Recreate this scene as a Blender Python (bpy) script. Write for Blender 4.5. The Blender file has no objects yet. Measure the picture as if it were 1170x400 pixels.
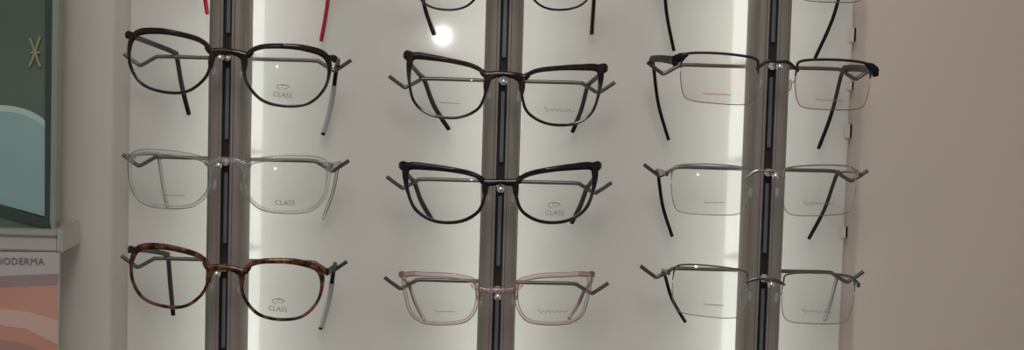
import bpy, bmesh, math
from mathutils import Vector, Matrix
C = bpy.context.scene.collection
scn = bpy.context.scene
scn.view_settings.view_transform = 'Standard'
R = math.radians
# ------------------------------------------------------------------ camera
F = 2083.0
CAM = Vector((0.0, -1.38, 1.60))
ROT = Matrix.Rotation(R(-1.1), 4, 'Z') @ Matrix.Rotation(R(90-4.5), 4, 'X') @ Matrix.Rotation(R(1.6), 4, 'Z')
cd = bpy.data.cameras.new('camera'); cam = bpy.data.objects.new('camera', cd); C.objects.link(cam)
cam.matrix_world = Matrix.Translation(CAM) @ ROT
cd.sensor_width = 36; cd.lens = 36*F/1170; cd.clip_start = 0.02
scn.camera = cam
def at(px, py, Y):
    d = ROT.to_3x3() @ Vector(((px-585)/F, -(py-200)/F, -1))
    t = (Y-CAM.y)/d.y
    return CAM + d*t
# ------------------------------------------------------------------ materials
def newmat(name):
    m = bpy.data.materials.new(name); m.use_nodes = True
    return m, m.node_tree.nodes, m.node_tree.links, m.node_tree.nodes['Principled BSDF']
def lin(c):
    return tuple(((v/255)/12.92 if v/255 <= .04045 else ((v/255+.055)/1.055)**2.4) for v in c)+(1,)
def pmat(name, rgb, rough=.5, metal=0, noise=.0, scale=40, c2=None, spec=.5, sharp=.15, mid=.5, coat=0, crough=.15):
    m, N, L, B = newmat(name)
    B.inputs['Roughness'].default_value = rough; B.inputs['Metallic'].default_value = metal
    B.inputs['Specular IOR Level'].default_value = spec
    if coat: B.inputs['Coat Weight'].default_value = coat; B.inputs['Coat Roughness'].default_value = crough
    a = lin(rgb)
    tc = N.new('ShaderNodeTexCoord'); nz = N.new('ShaderNodeTexNoise'); nz.inputs['Scale'].default_value = scale
    L.new(tc.outputs['Object'], nz.inputs['Vector'])
    rp = N.new('ShaderNodeValToRGB'); b = lin(c2) if c2 else tuple(v*(1-noise) for v in a[:3])+(1,)
    rp.color_ramp.elements[0].position = mid-sharp; rp.color_ramp.elements[1].position = mid+sharp
    rp.color_ramp.elements[0].color = b; rp.color_ramp.elements[1].color = a
    L.new(nz.outputs['Fac'], rp.inputs['Fac']); L.new(rp.outputs['Color'], B.inputs['Base Color'])
    return m
def glassy(name, tint, body=None, bodyfac=0.0, rough=.03):
    m, N, L, B = newmat(name)
    out = N['Material Output']
    tr = N.new('ShaderNodeBsdfTransparent'); tr.inputs['Color'].default_value = tint
    gl = N.new('ShaderNodeBsdfGlossy'); gl.inputs['Roughness'].default_value = rough
    fr = N.new('ShaderNodeFresnel'); fr.inputs['IOR'].default_value = 1.45
    mx = N.new('ShaderNodeMixShader')
    L.new(fr.outputs['Fac'], mx.inputs['Fac']); L.new(tr.outputs[0], mx.inputs[1]); L.new(gl.outputs[0], mx.inputs[2])
    last = mx
    if body:
        B.inputs['Base Color'].default_value = lin(body); B.inputs['Roughness'].default_value = .15
        m2 = N.new('ShaderNodeMixShader'); m2.inputs['Fac'].default_value = bodyfac
        L.new(mx.outputs[0], m2.inputs[1]); L.new(B.outputs[0], m2.inputs[2]); last = m2
    L.new(last.outputs[0], out.inputs['Surface'])
    return m
def emis(name, rgb, s):
    m, N, L, B = newmat(name)
    B.inputs['Base Color'].default_value = lin(rgb)
    B.inputs['Emission Color'].default_value = lin(rgb); B.inputs['Emission Strength'].default_value = s
    return m
M = dict(
 wall=pmat('painted_wall', (207,192,179), .6, 0, .03, 3),
 wall_lit=pmat('wall_left_lit_tone', (202,194,184), .5, 0, .02, 3),  # paler wall tone: the brighter light on the left is put into the colour
 panel=pmat('gloss_white_panel', (205,200,193), .06, 0, .02, 2, spec=.5, coat=.5, crough=.17),
 floor=pmat('floor_tile', (150,135,120), .4, 0, .1, 6),
 rail=pmat('brushed_aluminium', (150,141,133), .36, .4, .06, 30),
 spine=pmat('dark_aluminium', (105,98,92), .5, .5, .1),
 slot=pmat('black_slot', (26,24,25), .5),
 steel=pmat('slot_steel', (116,117,124), .3, .6, .1),
 chrome=pmat('chrome', (235,232,228), .12, 1),
 rod=pmat('dark_rod_metal', (106,100,96), .25, .8, .1),
 led=emis('led_white', (244,252,246), 4.5),
 black=pmat('black_acetate', (12,10,11), .12, 0, .1, spec=.4),
 dtemple=pmat('dark_temple_acetate', (26,18,16), .45, 0, 0, 150, (12,10,10), spec=.12),
 tort_dark=pmat('dark_tortoise_acetate', (46,22,15), .12, 0, 0, 150, (10,8,8), sharp=.08, spec=.4),
 tort=pmat('brown_tortoise_acetate', (134,76,30), .12, 0, 0, 170, (30,13,9), sharp=.13, mid=.56, spec=.4),
 burg=pmat('dark_burgundy_acetate', (50,22,18), .12, 0, 0, 150, (15,9,9), sharp=.12, spec=.4),
 red=pmat('red_acetate', (176,36,52), .2, 0, .2),
 gun=pmat('gunmetal_wire', (104,100,97), .22, .85, .1),
 silver=pmat('silver_wire', (176,168,160), .2, .85, .1),
 blackmet=pmat('satin_black_metal', (14,13,13), .2, .1, .1, spec=.35),
 bar=pmat('dark_brow_metal', (44,40,39), .3, .5, .1),
 lens=glassy('demo_lens', (.972,.977,.972,1)),
 lenspink=glassy('demo_lens_pink', (.965,.952,.948,1)),
 clear=glassy('clear_acetate', (.945,.945,.935,1), (222,220,214), .12, .04),
 pink=glassy('clear_pink_acetate', (.965,.90,.88,1), (222,172,156), .10, .04),
 nylon=glassy('nylon_thread', (.90,.90,.88,1), (185,183,176), .25, .1),
 rednylon=glassy('red_thread', (.90,.75,.73,1), (196,120,116), .3, .1),
 pad=glassy('silicone_pad', (.93,.93,.92,1), (220,220,214), .3, .15),
 tag=glassy('price_tag_film', (.92,.92,.92,1), (225,222,216), .55, .2),
 clip=pmat('clip_plastic', (198,191,183), .25),
 inkd=pmat('grey_ink', (112,106,100), .6), inkr=pmat('red_ink', (196,84,86), .6),
 inkt=pmat('title_ink', (124,112,118), .6),
 olive=pmat('poster_olive', (106,120,102), .15, 0, 0, 9, (78,94,82), sharp=.25),
 teal=pmat('poster_teal', (154,186,182), .15, 0, 0, 8, (132,168,166), sharp=.25),
 tealp=pmat('poster_teal_edge', (184,204,199), .15, 0, .05),
 gold=pmat('gold_print', (148,150,110), .4, 0, .1),
 gframe=pmat('grey_green_frame', (142,150,136), .35, .1, .05),
 dframe=pmat('dark_green_edge', (58,72,66), .35, .1, .05),
 shelf=pmat('grey_white_shelf', (182,177,171), .35, 0, .04),
 lip=pmat('shelf_lip', (168,162,155), .4, 0, .04),
 lav=pmat('leaflet_header', (190,181,180), .5, 0, .03),
 coral=pmat('leaflet_coral', (208,154,134), .5, 0, 0, 12, (197,139,120)),
 peach=pmat('leaflet_peach', (214,180,167), .5, 0, .05),
 maroon=pmat('leaflet_maroon', (176,136,124), .5, 0, .1),
 slate=pmat('leaflet_slate', (156,138,136), .5, 0, .1),
)
# ------------------------------------------------------------------ mesh helpers
def obj(name, bm, mat, parent=None, smooth=True):
    bmesh.ops.recalc_face_normals(bm, faces=bm.faces[:])
    me = bpy.data.meshes.new(name); bm.to_mesh(me); bm.free()
    me.materials.append(mat)
    if smooth:
        for p in me.polygons: p.use_smooth = True
        me.set_sharp_from_angle(angle=R(40))
    o = bpy.data.objects.new(name, me); C.objects.link(o)
    if parent: o.parent = parent
    return o
def empty(name, loc, label, cat, group=None, roty=0):
    o = bpy.data.objects.new(name, None); C.objects.link(o); o.empty_display_size = .02
    o.location = loc; o.rotation_euler = (0, roty, 0); o['label'] = label; o['category'] = cat
    if group: o['group'] = group
    return o
def box(bm, x0,x1,y0,y1,z0,z1, bev=0):
    vs = [bm.verts.new((x,y,z)) for x in (x0,x1) for y in (y0,y1) for z in (z0,z1)]
    fs = [(0,1,3,2),(4,6,7,5),(0,4,5,1),(2,3,7,6),(0,2,6,4),(1,5,7,3)]
    faces = [bm.faces.new([vs[i] for i in f]) for f in fs]
    if bev:
        es = list({e for f in faces for e in f.edges})
        bmesh.ops.bevel(bm, geom=es, offset=bev, segments=2, affect='EDGES')
def cr(pts, n=6, closed=False):
    P = [Vector(p) for p in pts]; out = []; k = len(P)
    rng = range(k if closed else k-1)
    for i in rng:
        if closed: a,b,c,d = P[(i-1)%k],P[i],P[(i+1)%k],P[(i+2)%k]
        else: a,b,c,d = P[max(i-1,0)],P[i],P[i+1],P[min(i+2,k-1)]
        for j in range(n):
            t = j/n
            out.append(.5*((2*b)+(c-a)*t+(2*a-5*b+4*c-d)*t*t+(3*b-a-3*c+d)*t**3))
    if not closed: out.append(P[-1])
    return out
def sweep(bm, pts, ra, rb, ref, closed=False, n=10, pw=1.0):
    k = len(pts); rings = []
    for i,p in enumerate(pts):
        if closed: t = pts[(i+1)%k]-pts[(i-1)%k]
        else: t = pts[min(i+1,k-1)]-pts[max(i-1,0)]
        t = t.normalized()
        b = (ref - t*ref.dot(t)).normalized(); a = t.cross(b)
        A = ra[i] if isinstance(ra,(list,tuple)) else ra
        Bb = rb[i] if isinstance(rb,(list,tuple)) else rb
        ring = []
        for j in range(n):
            th = 2*math.pi*(j+.5)/n; c, s = math.cos(th), math.sin(th)
            c = math.copysign(abs(c)**pw, c); s = math.copysign(abs(s)**pw, s)
            ring.append(bm.verts.new(p + a*(A*c) + b*(Bb*s)))
        rings.append(ring)
    for i in range(k if closed else k-1):
        q, w = rings[i], rings[(i+1)%k]
        for j in range(n): bm.faces.new((q[j], q[(j+1)%n], w[(j+1)%n], w[j]))
    if not closed:
        bm.faces.new(rings[0][::-1]); bm.faces.new(rings[-1])
def ball(bm, c, r, sc=(1,1,1)):
    m = Matrix.Translation(c) @ Matrix.Diagonal((r*sc[0], r*sc[1], r*sc[2], 1))
    bmesh.ops.create_uvsphere(bm, u_segments=16, v_segments=10, radius=1, matrix=m)
X_, Y_, Z_ = Vector((1,0,0)), Vector((0,1,0)), Vector((0,0,1))
def text_mesh(name, s, size, mat, parent, loc, depth=.0002, roty=0, space=1.0):
    cu = bpy.data.curves.new(name, 'FONT'); cu.body = s; cu.size = size; cu.align_x = 'CENTER'; cu.align_y = 'CENTER'
    cu.extrude = depth; cu.resolution_u = 3; cu.space_character = space
    t = bpy.data.objects.new('tmp', cu); C.objects.link(t)
    dg = bpy.context.evaluated_depsgraph_get(); dg.update()
    me = bpy.data.meshes.new_from_object(t.evaluated_get(dg))
    bpy.data.objects.remove(t); bpy.data.curves.remove(cu)
    me.transform(Matrix.Rotation(R(90), 4, 'X'))
    me.materials.clear(); me.materials.append(mat); me.name = name
    o = bpy.data.objects.new(name, me); C.objects.link(o); o.parent = parent
    o.location = loc; o.rotation_euler = (0, roty, 0)
    return o
# ------------------------------------------------------------------ setting
ZB, ZT = 1.05, 1.98
xl = (at(151,0,0).x+at(142,400,0).x)/2; xr = (at(972,0,0).x+at(963,400,0).x)/2
bm = bmesh.new(); box(bm, xl+.01,1.6, .0085,.10, 0,2.6); o = obj('wall_back', bm, M['wall'], smooth=False); o['kind'] = 'structure'
bm = bmesh.new(); box(bm, -1.6,xl+.01, .0085,.10, 0,2.6); o = obj('wall_back_left_lit', bm, M['wall_lit'], smooth=False); o['kind'] = 'structure'  # left stretch of the wall, split off to carry the painted-in lighter tone
bm = bmesh.new(); box(bm, -1.6,1.6, -2.6,.10, -.05,0); o = obj('floor', bm, M['floor'], smooth=False); o['kind'] = 'structure'
pan = empty('backlit_display_board', ((xl+xr)/2, 0, ZB), 'glossy white backing board glowing behind the three metal rails', 'display board')
px0 = pan.location.copy()
bm = bmesh.new(); box(bm, xl-px0.x, xr-px0.x, 0, .008, 0, ZT-ZB, .001); obj('board_face', bm, M['panel'], pan)
for (cx, cy, hh) in ((975,40,.011),(972,98,.007),(970,150,.011),(966,266,.009)):
    p = at(cx, cy, -.004) - px0
    bm = bmesh.new(); xx = xr-px0.x
    box(bm, xx-.004, xx+.0022, -.0016, -.0003, p.z-hh/2, p.z+hh/2, .0004)
    box(bm, xx+.0003, xx+.0022, -.0016, .008, p.z-hh/2, p.z+hh/2, .0004)
    o = obj('edge_clip', bm, M['clip'], pan); o['label'] = 'pale plastic clip'
# ------------------------------------------------------------------ rails
YF, YR = -.13, -.04
RAILF, RAILB = -.095, -.06
def colx(t, b): return (at(t,0,RAILF).x + at(b,400,RAILF).x)/2
COLS = dict(L=colx(262,253), M=colx(577.5,566), R=colx(888,866))
PEGS = dict(L=[(257,-60),(255,66),(253,189),(252,313)],
            M=[(575,-31),(573,93),(570,216),(567,339)],
            R=[(889,-49),(885,76),(881,201),(875,325)])
PEGZ = {k:[at(x,y,YF).z for x,y in v] for k,v in PEGS.items()}
PR = .0026; RR = .0015
def rod_prof(d):
    d = abs(d)
    K = [(0,0),(.056,0),(.061,-.0015),(.070,-.0066),(.0735,-.0055),(.083,.0012),(.09,.003)]
    for (a,b),(c,e) in zip(K, K[1:]):
        if d <= c: return b+(e-b)*(d-a)/(c-a)
    return K[-1][1]
RNAME = dict(L=('left of the three metal rails, carrying red, dark tortoise, clear and brown tortoise eyeglasses'),
             M=('middle of the three metal rails, carrying the cat-eye and pink eyeglasses'),
             R=('right of the three metal rails, carrying the half-rim rectangular eyeglasses'))
for key, xc in COLS.items():
    t = empty('display_rail', (xc, 0, ZB), RNAME[key], 'display rail', 'upright eyewear display rails')
    H = ZT-ZB; h = .0134; s = .0031
    prof = [(-h,RAILB),(-h,RAILF+.005),(-h+.0025,RAILF+.001),(-h+.005,RAILF),(-s-.0022,RAILF),(-s-.0014,RAILF-.0012),(-s,RAILF-.0012),(-s,RAILF+.009),(s,RAILF+.009),(s,RAILF-.0012),(s+.0014,RAILF-.0012),(s+.0022,RAILF),(h-.005,RAILF),(h-.0025,RAILF+.001),(h,RAILF+.005),(h,RAILB)]
    bm = bmesh.new()
    a = [bm.verts.new((x,y,0)) for x,y in prof]; b = [bm.verts.new((x,y,H)) for x,y in prof]
    for i in range(len(prof)): bm.faces.new((a[i], a[(i+1)%len(a)], b[(i+1)%len(a)], b[i]))
    bm.faces.new(a); bm.faces.new(b)
    obj('rail_body', bm, M['rail'], t)
    bm = bmesh.new(); box(bm, -.005,.005, RAILB,-.050, 0,H); box(bm, -.005,.005,-.050,-.0003,0,.03); box(bm, -.005,.005,-.050,-.0003,H-.03,H)
    for z in PEGZ[key]: box(bm, -.0035,.0035, -.050,YR-.0005, z-ZB-.005, z-ZB+.001)
    obj('rail_spine', bm, M['spine'], t, False)
    bm = bmesh.new(); box(bm, -.0085,.0085, -.050,-.0485, .03,H-.03); obj('led_strip', bm, M['led'], t, False)
    bm = bmesh.new(); box(bm, -s+.0001,s-.0001, RAILF+.0055,RAILF+.009, 0,H); obj('slot_liner', bm, M['slot'], t, False)
    zs = sorted(PEGZ[key])
    for z in zs + [zs[0]-.074]:
        z1 = z-ZB-.008; z0 = z1-.050
        bm = bmesh.new(); box(bm, -.0010,.0016, RAILF+.001,RAILF+.0056, z0,z1,.0004)
        obj('slot_hanger', bm, M['steel'], t)
    for z in PEGZ[key]:
        zl = z-ZB
        bm = bmesh.new(); zr = zl-.002
        pts = [Vector((d, YR, zr+rod_prof(d))) for d in (-.083,-.0735,-.070,-.061,-.056,-.03,0,.03,.056,.061,.070,.0735,.083)]
        sweep(bm, cr(pts,5), RR, RR, Y_, n=10)
        obj('temple_rod', bm, M['rod'], t)
        bm = bmesh.new()
        sweep(bm, [Vector((0,y,zl)) for y in (RAILF+.008, -.11, YF)], .0013, .0013, X_, n=10)
        ball(bm, Vector((0,YF,zl)), PR)
        sweep(bm, [Vector((0,y,zl)) for y in (RAILF-.002, RAILF+.007)], .0029, .0029, X_, n=14)
        obj('nose_peg', bm, M['chrome'], t)
# ------------------------------------------------------------------ eyeglasses
SH = dict(
 panto=[(-.99,.25),(-.92,.62),(-.64,.87),(-.15,.98),(.37,.995),(.84,.85),(1.0,.41),(.935,-.27),(.605,-.82),(.05,-1.0),(-.50,-.88),(-.89,-.36)],
 cat=[(-.98,.26),(-.90,.55),(-.60,.76),(-.08,.90),(.46,.98),(.89,1.0),(1.0,.76),(.95,.10),(.74,-.57),(.26,-.96),(-.34,-.97),(-.79,-.64),(-.96,-.16)],
 catr=[(-.98,.28),(-.90,.58),(-.60,.79),(-.08,.91),(.46,.98),(.89,.99),(1.0,.73),(.97,.07),(.80,-.58),(.35,-.95),(-.29,-.98),(-.78,-.67),(-.96,-.18)],
 rect=[(-.95,.55),(-.84,.88),(-.05,1.0),(.78,.95),(.97,.72),(1.0,.1),(.92,-.62),(.72,-.92),(0,-1.0),(-.66,-.97),(-.88,-.72),(-.97,-.05)],
 soft=[(-.98,.38),(-.84,.78),(-.2,.97),(.65,.99),(.96,.78),(1.0,.2),(.89,-.50),(.56,-.92),(-.02,-1.0),(-.56,-.89),(-.88,-.48),(-.98,-.05)],
 wing=[(-.98,.34),(-.88,.74),(-.35,.93),(.40,.97),(.88,.98),(1.0,.74),(.95,.05),(.80,-.62),(.45,-.96),(-.15,-1.0),(-.66,-.86),(-.92,-.36)],
)
KW = 1.5
def eyeglasses(col, row, LB, RB, shape, style, mat, label, temples, tmat=None, tipmat=None, marks='script', tag=False, lens='lens', thread='nylon', rim=.0014, pad='pad', wide=1.06, th=None, chunk=1.25, low=.62, endmat=None):
    mat = M[mat]; tmat = M[tmat] if tmat else mat
    tips = [None, None] if tipmat is None else ([M[tipmat]]*2 if isinstance(tipmat, str) else [M[q] for q in tipmat])
    endm = M[endmat] if endmat else mat
    cen = lambda b: at((b[0]+b[1])/2, (b[2]+b[3])/2, YF)
    cl, c2 = cen(LB), cen(RB); mid = (cl+c2)/2; d = c2-cl
    roll = math.atan2(d.z, d.x); s = d.length/2
    kpx = (at(586,200,YF)-at(585,200,YF)).length
    w = ((LB[1]-LB[0])+(RB[1]-RB[0]))/4*kpx - rim; hh = ((LB[3]-LB[2])+(RB[3]-RB[2]))/4*kpx - rim
    root = empty('eyeglasses', mid, label, 'eyeglasses', 'eyeglasses on the display rails', -roll)
    mw = Matrix.Translation(mid) @ Matrix.Rotation(-roll,4,'Y'); inv = mw.inverted()
    P = lambda x, z, dy=0: Vector((x, KW*x*x+dy, z))
    out2 = cr([(u,v,0) for u,v in SH[shape]], 6, True)
    pegl = inv @ Vector((COLS[col], YF, PEGZ[col][row]))
    br = .0019 if style == 'acetate' else (.0017 if style == 'clear' else .0009)
    zb = pegl.z + PR + br*.9
    zb = min(zb, hh*.8)
    winged = shape in ('cat','wing','catr')
    # frame front
    bm = bmesh.new()
    for sg in (1,-1):
        pts = [P(sg*(s+p.x*w), p.y*hh) for p in out2]
        vs = [p.y for p in out2]; us = [p.x for p in out2]
        if style in ('acetate','clear'):
            if style == 'acetate': ra = [rim*(low+.46*max(0,v)**1.5+.40*max(0,u)*max(0,v)) for u,v in zip(us,vs)]
            else: ra = [rim*(.9+.35*max(0,v)) for u,v in zip(us,vs)]
            sweep(bm, pts, ra, .0019 if style == 'clear' else .0017, Y_, True, 10, .8)
            if winged:
                k_ = 1.03 if shape != 'wing' else .97
                e = [P(sg*(s+w*.70), hh*.985), P(sg*(s+w*.92), hh*(k_-.015)), P(sg*(s+w*(wide+.015)), hh*(k_+.025), .0012), P(sg*(s+w*(wide+.04)), hh*(k_-.09), .006)]
                er = [1.0, .25]
            else:
                e = [P(sg*(s+w*.86), hh*.80), P(sg*(s+w*.97), hh*.765), P(sg*(s+w*(wide+.01)), hh*.775, .0012), P(sg*(s+w*(wide+.035)), hh*.70, .006)]
                er = [.95, .4]
            ep = cr(e,4); sweep(bm, ep, [rim*(er[0]+er[1]*i/(len(ep)-1)) for i in range(len(ep))], .0017, Y_, n=10, pw=.8)
        else:
            up = [p for p in out2 if p.y > .25]
            up = sorted(up, key=lambda p: p.x)
            pts2 = [P(sg*(s+p.x*w), p.y*hh) for p in up]
            sweep(bm, pts2, [rim*(1.25 if p.y>.6 else .8) for p in up], .0012, Y_, n=8)
            e = [P(sg*(s+w*.84), hh*.90), P(sg*(s+w*.95), hh*.83), P(sg*(s+w*1.03), hh*.75, .0005), P(sg*(s+w*(wide+.04)), hh*.66, .003), P(sg*(s+w*(wide+.055)), hh*.58, .009)]
            ep = cr(e,4); eb = bmesh.new(); sweep(eb, ep, [rim*(1.3+(chunk-1.3)*min(1,i/6)) for i in range(len(ep))], .0015, Y_, n=8, pw=.8)
            obj('end_piece', eb, endm, root)
    if style in ('acetate','clear'):
        # moulded bridge growing out of the inner rims
        x1 = s-w*.84; x2 = s-w*.96
        z1 = hh*(.70 if not winged else .64); z2 = min(max(zb-.0006, hh*.46), z1)
        b_ = [P(-x1, z1), P(-x2, z2), P(-x2*.45, zb+.0003), P(0, zb+.0008), P(x2*.45, zb+.0003), P(x2, z2), P(x1, z1)]
        for sg in (1,-1):
            web = [P(sg*(s-w*.985), hh*-.02), P(sg*(s-w*.99), hh*.24), P(sg*x2*.82, (z2+hh*.26)/2+.0010), P(sg*x2*.38, zb-.0002)]
            wp = cr(web,4); sweep(bm, wp, [rim*.72+.0010*math.sin(math.pi*i/(len(wp)-1)) for i in range(len(wp))], .0015, Y_, n=10)
    else:
        xb = s-w*.90
        b_ = [P(-xb, hh*.45), P(-xb*.5, zb-.0002), P(0, zb), P(xb*.5, zb-.0002), P(xb, hh*.45)]
    bp = cr(b_, 5); n_ = len(bp)
    sweep(bm, bp, [br*(1+.35*math.sin(math.pi*abs(2*i/(n_-1)-1))) for i in range(n_)], min(br,.0017), Y_, n=10)
    obj('frame_front' if style in ('acetate','clear') else 'brow_bar', bm, mat, root)
    if style == 'semi':
        for sg in (1,-1):
            k = len(out2); st = next(i for i in range(k) if out2[i].y <= .3 and out2[i-1].y > .3)
            seq = []; j = st
            while out2[j % k].y <= .3: seq.append(out2[j % k]); j += 1
            bm = bmesh.new()
            sweep(bm, [P(sg*(s+p.x*w), p.y*hh) for p in seq], .00038, .0006, Y_, n=6)
            obj('lens_thread', bm, M[thread], root)
    # lenses
    for sg in (1,-1):
        bm = bmesh.new(); layers = []
        for dy in (-.0004, .0006):
            c0 = bm.verts.new(P(sg*s, 0, dy-.0012)); rings = []
            for f in (.35,.65,.85,1.0):
                rings.append([bm.verts.new(P(sg*(s+p.x*w*f*.995), p.y*hh*f*.995, dy-.0012*(1-f*f))) for p in out2])
            k = len(out2)
            for i in range(k): bm.faces.new((c0, rings[0][i], rings[0][(i+1)%k]))
            for a,b in zip(rings, rings[1:]):
                for i in range(k): bm.faces.new((a[i], b[i], b[(i+1)%k], a[(i+1)%k]))
            layers.append(rings[-1])
        a,b = layers
        for i in range(k): bm.faces.new((a[i], b[i], b[(i+1)%k], a[(i+1)%k]))
        le = obj('lens', bm, M[lens], root)
        yq = lambda x: KW*x*x - .0021
        if marks == 'oval' and sg == 1:
            x0, z0 = s-.02*w, -hh*.38
            bm = bmesh.new()
            ring = [Vector((x0+.0044*math.cos(q), yq(x0), z0+.0019*math.sin(q))) for q in [i*2*math.pi/20 for i in range(20)]]
            sweep(bm, ring[:15], .00026, .0001, Y_, n=6)
            ring = [Vector((x0+.0010+.0023*math.cos(q), yq(x0), z0+.0004+.0012*math.sin(q))) for q in [i*2*math.pi/16 for i in range(16)]]
            sweep(bm, ring, .00022, .0001, Y_, True, n=6)
            obj('printed_emblem', bm, M['inkd'], le)
            text_mesh('printed_word', 'CLASS', .0048, M['inkd'], le, (x0, yq(x0), z0-.0053), .0001)
        elif marks == 'word':
            if sg == 1: text_mesh('printed_word', 'CLASS', .0050, M['inkd'], le, (s, yq(s), -hh*.66), .0001)
            else:
                pts = [Vector((-s+.1*w-.008+.016*i/30, yq(s), -hh*.55 + .0004*math.sin(i*1.2))) for i in range(31)]
                bm = bmesh.new(); sweep(bm, pts, .00022, .0001, Y_, n=5); obj('printed_script', bm, M['inkd'], le)
        elif marks == 'script':
            x0, z0 = s*sg + (.0 if sg>0 else .1*w), -hh*.50
            L_ = .0105 if sg > 0 else .007
            am = .0011 if sg > 0 else .0004
            pts = [Vector((x0-L_+2*L_*i/36, yq(x0), z0 + am*math.sin(i*1.15)*(1.5 if i<5 else (.7+.3*math.sin(i*.7))) )) for i in range(37)]
            bm = bmesh.new(); sweep(bm, pts, .00022, .0001, Y_, n=5); obj('printed_script', bm, M['inkd'], le)
        elif marks == 'red':
            x0, z0 = s*sg - .05*w, -hh*.62
            pts = [Vector((x0-.010+.02*i/36, yq(x0), z0 + .0006*math.sin(i*1.3))) for i in range(37)]
            bm = bmesh.new(); sweep(bm, pts, .00024, .0001, Y_, n=5); obj('printed_script', bm, M['inkr'], le)
    # nose pads
    for sg in (1,-1):
        bm = bmesh.new()
        ball(bm, P(sg*(s-w-.0018), -hh*.12, .0050), .001, (1.3, 2.2, 4.2))
        sweep(bm, cr([P(sg*(s-w*.96), hh*.12, .0008), P(sg*(s-w*.97), hh*.05, .005), P(sg*(s-w-.0015), -hh*.1, .0062)],4), .0005, .0005, X_, n=6)
        obj('nose_pad', bm, M[pad], root)
    # temples
    zrod = PEGZ[col][row]-.002
    for sg, (vx, tip), tipm in zip((-1,1), temples, tips):
        hz = hh*(.58 if style == 'semi' else (.70 if not winged else .92))
        hx = s+w*(wide+.035 if style != 'semi' else wide+.055)
        tt = th or (.0019 if style == 'acetate' else (.0014 if style == 'clear' else .0010))
        tw = .0012 if style != 'semi' else .0007
        if endmat: tw = .0016
        hinge = mw @ P(sg*hx, hz, .004)
        vxx = at(vx, PEGS[col][row][1], YR).x
        zv = zrod + rod_prof(vxx-COLS[col]) + RR*1.1 + tt*.95
        via = Vector((vxx, YR, zv))
        tp = at(tip[0], tip[1], -.013)
        bend = Vector((vxx+(tp.x-vxx)*.14, YR+.0095, zv-.0040))
        dn = Vector((vxx+(tp.x-vxx)*.46, YR+.019, zv+(tp.z-zv)*.55))
        h2 = hinge + (via-hinge)*.12 + Vector((0,0,.0008))
        m1 = hinge + (via-hinge)*.55 + Vector((sg*.0015,0,.0012))
        ctrl = [hinge, h2, m1, via, bend, dn, tp]
        pl = [inv @ p for p in cr(ctrl, 6)]
        cut = 21
        n_ = len(pl)
        ra = [tt*(1.0 if i < cut else 1.0+.45*math.sin(math.pi*(i-cut)/(n_-cut))) for i in range(n_)]
        if endmat:
            for i in range(12): ra[i] *= 1.35-.35*i/12
            for i in range(cut, n_): ra[i] = .0024
        ra[-1] *= .6
        if tipm is None:
            bm = bmesh.new(); sweep(bm, pl, ra, [tw if i < cut else tw*1.35 for i in range(n_)], X_, n=10, pw=.8); to = obj('temple', bm, tmat, root)
        else:
            bm = bmesh.new(); sweep(bm, pl[:cut+2], ra[:cut+2], tw, X_, n=10, pw=.8); to = obj('temple', bm, tmat, root)
            rt = [max(.0018, r*1.0) for r in ra[cut:]]; rt[-1] *= .6
            bm = bmesh.new(); sweep(bm, pl[cut:], rt, .0013, X_, n=10, pw=.8); obj('temple_tip', bm, tipm, to)
        if tag and sg == 1:
            bm = bmesh.new(); sweep(bm, pl[cut+6:-1], tt*1.5, tw*1.8, X_, n=10, pw=.6); o = obj('price_tag', bm, M['tag'], to); o['label'] = 'white film price tag'
        bm = bmesh.new(); q = inv @ hinge
        hs = max(1.0, chunk/2.4)
        box(bm, q.x-.0012*hs, q.x+.0012*hs, q.y-.0035, q.y+.002, q.z-.0016*hs, q.z+.0016*hs, .0004)
        obj('hinge', bm, tmat, to)
E = eyeglasses
# left rail
E('L',0,(150,243,-88,-16),(274,380,-77,-4),'panto','acetate','red','red eyeglasses at the top of the left rail, only red temple ends showing',((226,(237,16)),(379,(367,47))), marks='oval')
E('L',1,(145,241,35,108),(272,380,49,125),'panto','acetate','tort_dark','dark tortoise round eyeglasses with near-black temples on the left rail',((198,(216,131)),(386,(369,154))), tmat='dtemple', marks='oval', tag=True, rim=.0019, low=.60)
E('L',2,(146,241,172,240),(274,378,178,245),'soft','clear','clear','clear colourless eyeglasses between the two tortoise pairs on the left rail',((178,(191,237)),(388,(369,250))), tmat='silver', tipmat='clear', marks='word', rim=.0015, wide=1.05)
E('L',3,(145,241,279,356),(271,370,296,368),'panto','acetate','tort','brown and amber tortoise round eyeglasses, lowest on the left rail',((189,(198,360)),(383,(366,376))), tmat='dtemple', marks='oval', tag=True, rim=.0019, low=.62)
# middle rail
E('M',0,(468,556,-60,13),(596,684,-60,13),'panto','acetate','burg','dark-rimmed eyeglasses cut off at the top of the middle rail',((477,(496,40)),(681,(676,39))), tmat='burg', th=.0016)
E('M',1,(464,558,64,137),(591,690,71,147),'catr','acetate','burg','dark brown tortoise cat-eye eyeglasses on the middle rail above the black pair',((480,(513,148)),(674,(654,151))), rim=.0020, tmat='dtemple', low=.53)
E('M',2,(460,558,187,258),(585,684,187,258),'cat','acetate','black','glossy black cat-eye eyeglasses on the middle rail',((470,(494,252)),(673,(653,255))), tmat='dtemple', marks='oval', rim=.0020)
E('M',3,(459,549,312,372),(586,677,310,374),'wing','clear','pink','transparent pink eyeglasses, lowest on the middle rail',((464,(485,366)),(671,(650,364))), tmat='silver', tipmat='pink', rim=.0015)
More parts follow.
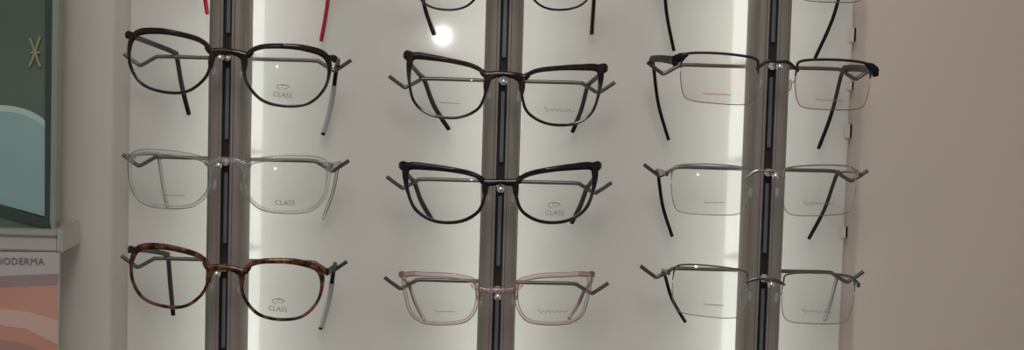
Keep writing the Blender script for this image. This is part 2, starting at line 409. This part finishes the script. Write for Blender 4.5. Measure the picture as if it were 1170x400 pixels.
# right rail
E('R',0,(776,866,-62,-3),(906,996,-56,4),'rect','semi','blackmet','half-rim eyeglasses cut off at the top of the right rail',((757,(770,58)),(974,(931,67))), tipmat='dtemple', rim=.0009)
E('R',1,(778,868,60,120),(905,998,67,127),'rect','semi','bar','half-rim rectangular eyeglasses with black outer corners and reddish lower edge',((744,(764,160)),(968,(935,170))), tmat='dtemple', tipmat='dtemple', marks='red', lens='lenspink', thread='rednylon', rim=.0008, th=.0026, chunk=4.0, endmat='blackmet', wide=1.10)
E('R',2,(768,856,187,247),(890,982,188,248),'rect','semi','silver','thin silver half-rim rectangular eyeglasses between two pairs on the right rail',((750,(768,270)),(962,(924,273))), tmat='gun', tipmat='dtemple', rim=.0005, chunk=2)
E('R',3,(768,856,304,363),(890,979,310,373),'rect','semi','gun','thin grey half-rim rectangular eyeglasses, lowest on the right rail',((756,(783,368)),(960,(942,366))), tmat='gun', tipmat=('dtemple','clear'), rim=.0005, chunk=2)
# ------------------------------------------------------------------ left corner: shelf, poster, leaflet
def prism(bm, pts, Y0, dep, off):
    w_ = [at(x,y,Y0)-off for x,y in pts]
    a = [bm.verts.new(p) for p in w_]; b = [bm.verts.new(p+Vector((0,dep,0))) for p in w_]
    k = len(a)
    for i in range(k): bm.faces.new((a[i],a[(i+1)%k],b[(i+1)%k],b[i]))
    bm.faces.new(a); bm.faces.new(b[::-1])
YS = -.056
sh0 = at(40, 275, YS)
shelf = empty('wall_shelf', (sh0.x, 0, sh0.z), 'short grey-white wall shelf with end cap under the green poster', 'shelf')
off = Vector(shelf.location)
zt = at(40,263,YS).z; zb_ = at(40,287,YS).z; x1 = at(66,275,YS).x; x0 = at(-260,275,YS).x
bm = bmesh.new(); box(bm, x0-off.x, x1-off.x, YS, .008, zb_-off.z, zt-off.z, .001); obj('board', bm, M['shelf'], shelf)
bm = bmesh.new(); xa, xb = x1-off.x, at(72,275,YS).x-off.x
box(bm, xa, xb, YS-.003, .002, zb_-off.z-.001, zt-off.z+.002, .0015); obj('end_cap', bm, M['shelf'], shelf)
bm = bmesh.new(); box(bm, x0-off.x, xa, YS-.003, YS, zt-off.z-.004, zt-off.z+.0005, .0008); obj('front_lip', bm, M['lip'], shelf)
YP = -.045
po = empty('framed_poster', Vector((at(0,200,YP).x, YP, zt)), 'green framed poster with pale teal rounded shape standing on the shelf', 'poster')
off = Vector(po.location)
bm = bmesh.new(); prism(bm, [(-200,-180),(52,-180),(52,264),(-200,190)], YP+.004, .012, off); obj('backing', bm, M['olive'], po, False)
arc = lambda rx, ry, cy: [(-2+rx*math.sin(q), cy-ry*math.cos(q)) for q in [i*math.pi/2/10 for i in range(11)]]
bm = bmesh.new(); prism(bm, [(-200,232),(-200,118)]+arc(62,36,156)+[(57,248),(-20,228)], YP+.0032, .001, off); obj('pale_edge', bm, M['tealp'], po, False)
bm = bmesh.new(); prism(bm, [(-200,232),(-200,124)]+arc(58,33,160)+[(54,248),(-20,228)], YP+.0026, .001, off); obj('teal_panel', bm, M['teal'], po, False)
bm = bmesh.new(); prism(bm, [(62,-180),(69,-180),(63,264),(57,263)], YP, .016, off); obj('side_frame', bm, M['gframe'], po, False)
bm = bmesh.new(); prism(bm, [(52,-180),(62,-180),(57,264),(51,262)], YP+.001, .015, off); obj('inner_trim', bm, M['dframe'], po, False)
bm = bmesh.new(); prism(bm, [(-200,180),(0,234),(57,252),(59,263),(0,247),(-200,196)], YP, .016, off); obj('bottom_frame', bm, M['dframe'], po, False)
bm = bmesh.new(); prism(bm, [(-200,196),(0,247),(59,262),(59,264),(-200,264)], YP+.002, .014, off); obj('foot_panel', bm, M['olive'], po, False)
em = lambda a: [at(x,y,YP+.002)-off for x,y in a]
bm = bmesh.new()
sweep(bm, cr(em([(34,44),(39,58),(37,68),(33,76)]),4), .0010,.0003,Y_,n=6); sweep(bm, cr(em([(46,42),(41,56),(42,66),(46,76)]),4), .0010,.0003,Y_,n=6)
sweep(bm, em([(35,60),(46,60)]), .0008,.0003,Y_,n=6)
obj('gold_emblem', bm, M['gold'], po)
YL = YS
lf = empty('hanging_leaflet', Vector((at(0,300,YL).x, YL, at(0,430,YL).z)), 'lavender and coral printed card hanging below the shelf', 'card')
off = Vector(lf.location)
bm = bmesh.new(); prism(bm, [(-120,286.5),(68,288.5),(66,460),(-120,460)], YL, .004, off); obj('sheet', bm, M['lav'], lf, False)
bm = bmesh.new(); prism(bm, [(-120,320),(66.5,313),(66,326),(-120,334)], YL-.0006, .001, off); obj('slate_band', bm, M['slate'], lf, False)
bm = bmesh.new(); prism(bm, [(-120,334),(66,326),(66,460),(-120,460)], YL-.0005, .001, off); obj('coral_print', bm, M['coral'], lf, False)
bm = bmesh.new(); q = [(-120,376),(-40,356),(0,353),(30,356),(66,366),(66,394),(30,376),(0,372),(-40,376),(-120,402)]
prism(bm, q, YL-.0008, .0008, off); obj('peach_curve', bm, M['peach'], lf, False)
bm = bmesh.new(); q = [(-120,420),(-40,392),(0,388),(30,393),(66,412),(66,440),(-120,450)]
prism(bm, q, YL-.0008, .0008, off); obj('maroon_curve', bm, M['maroon'], lf, False)
p = at(22, 299, YL-.0006)-off
text_mesh('printed_title', 'BIODERMA', .0071, M['inkt'], lf, p, .0002, R(-1.0), 1.05)
# ------------------------------------------------------------------ lights
w = bpy.data.worlds.new('world'); scn.world = w; w.use_nodes = True
w.node_tree.nodes['Background'].inputs['Color'].default_value = (1,.985,.97,1) ; w.node_tree.nodes['Background'].inputs['Strength'].default_value = .26
def light(name, typ, loc, e, col, size=None, target=None):
    l = bpy.data.lights.new(name, typ); l.energy = e; l.color = col
    o = bpy.data.objects.new(name, l); C.objects.link(o); o.location = loc
    if typ == 'AREA': l.size = size
    elif size: l.shadow_soft_size = size
    if target: o.rotation_euler = (Vector(target)-Vector(loc)).to_track_quat('-Z','Y').to_euler()
    return o
light('added_overhead_fill', 'AREA', (-.25,-1.5,2.7), 5, (1,.96,.91), 1.0, (-.05,0,1.45))  # unseen area light added overhead to brighten the display
sp = light('added_falloff_spot', 'SPOT', (.0,-1.5,2.6), 28, (1,.965,.925), .25, (.01,0,1.52))  # unseen soft spot, added so brightness falls off away from the display
sp.data.spot_size = R(41); sp.data.spot_blend = 1.0
p = at(505, 41, 0)
light('phone_flash', 'POINT', (2*p.x-CAM.x, CAM.y, 2*p.z-CAM.z), .5, (1,.98,.95), .004)
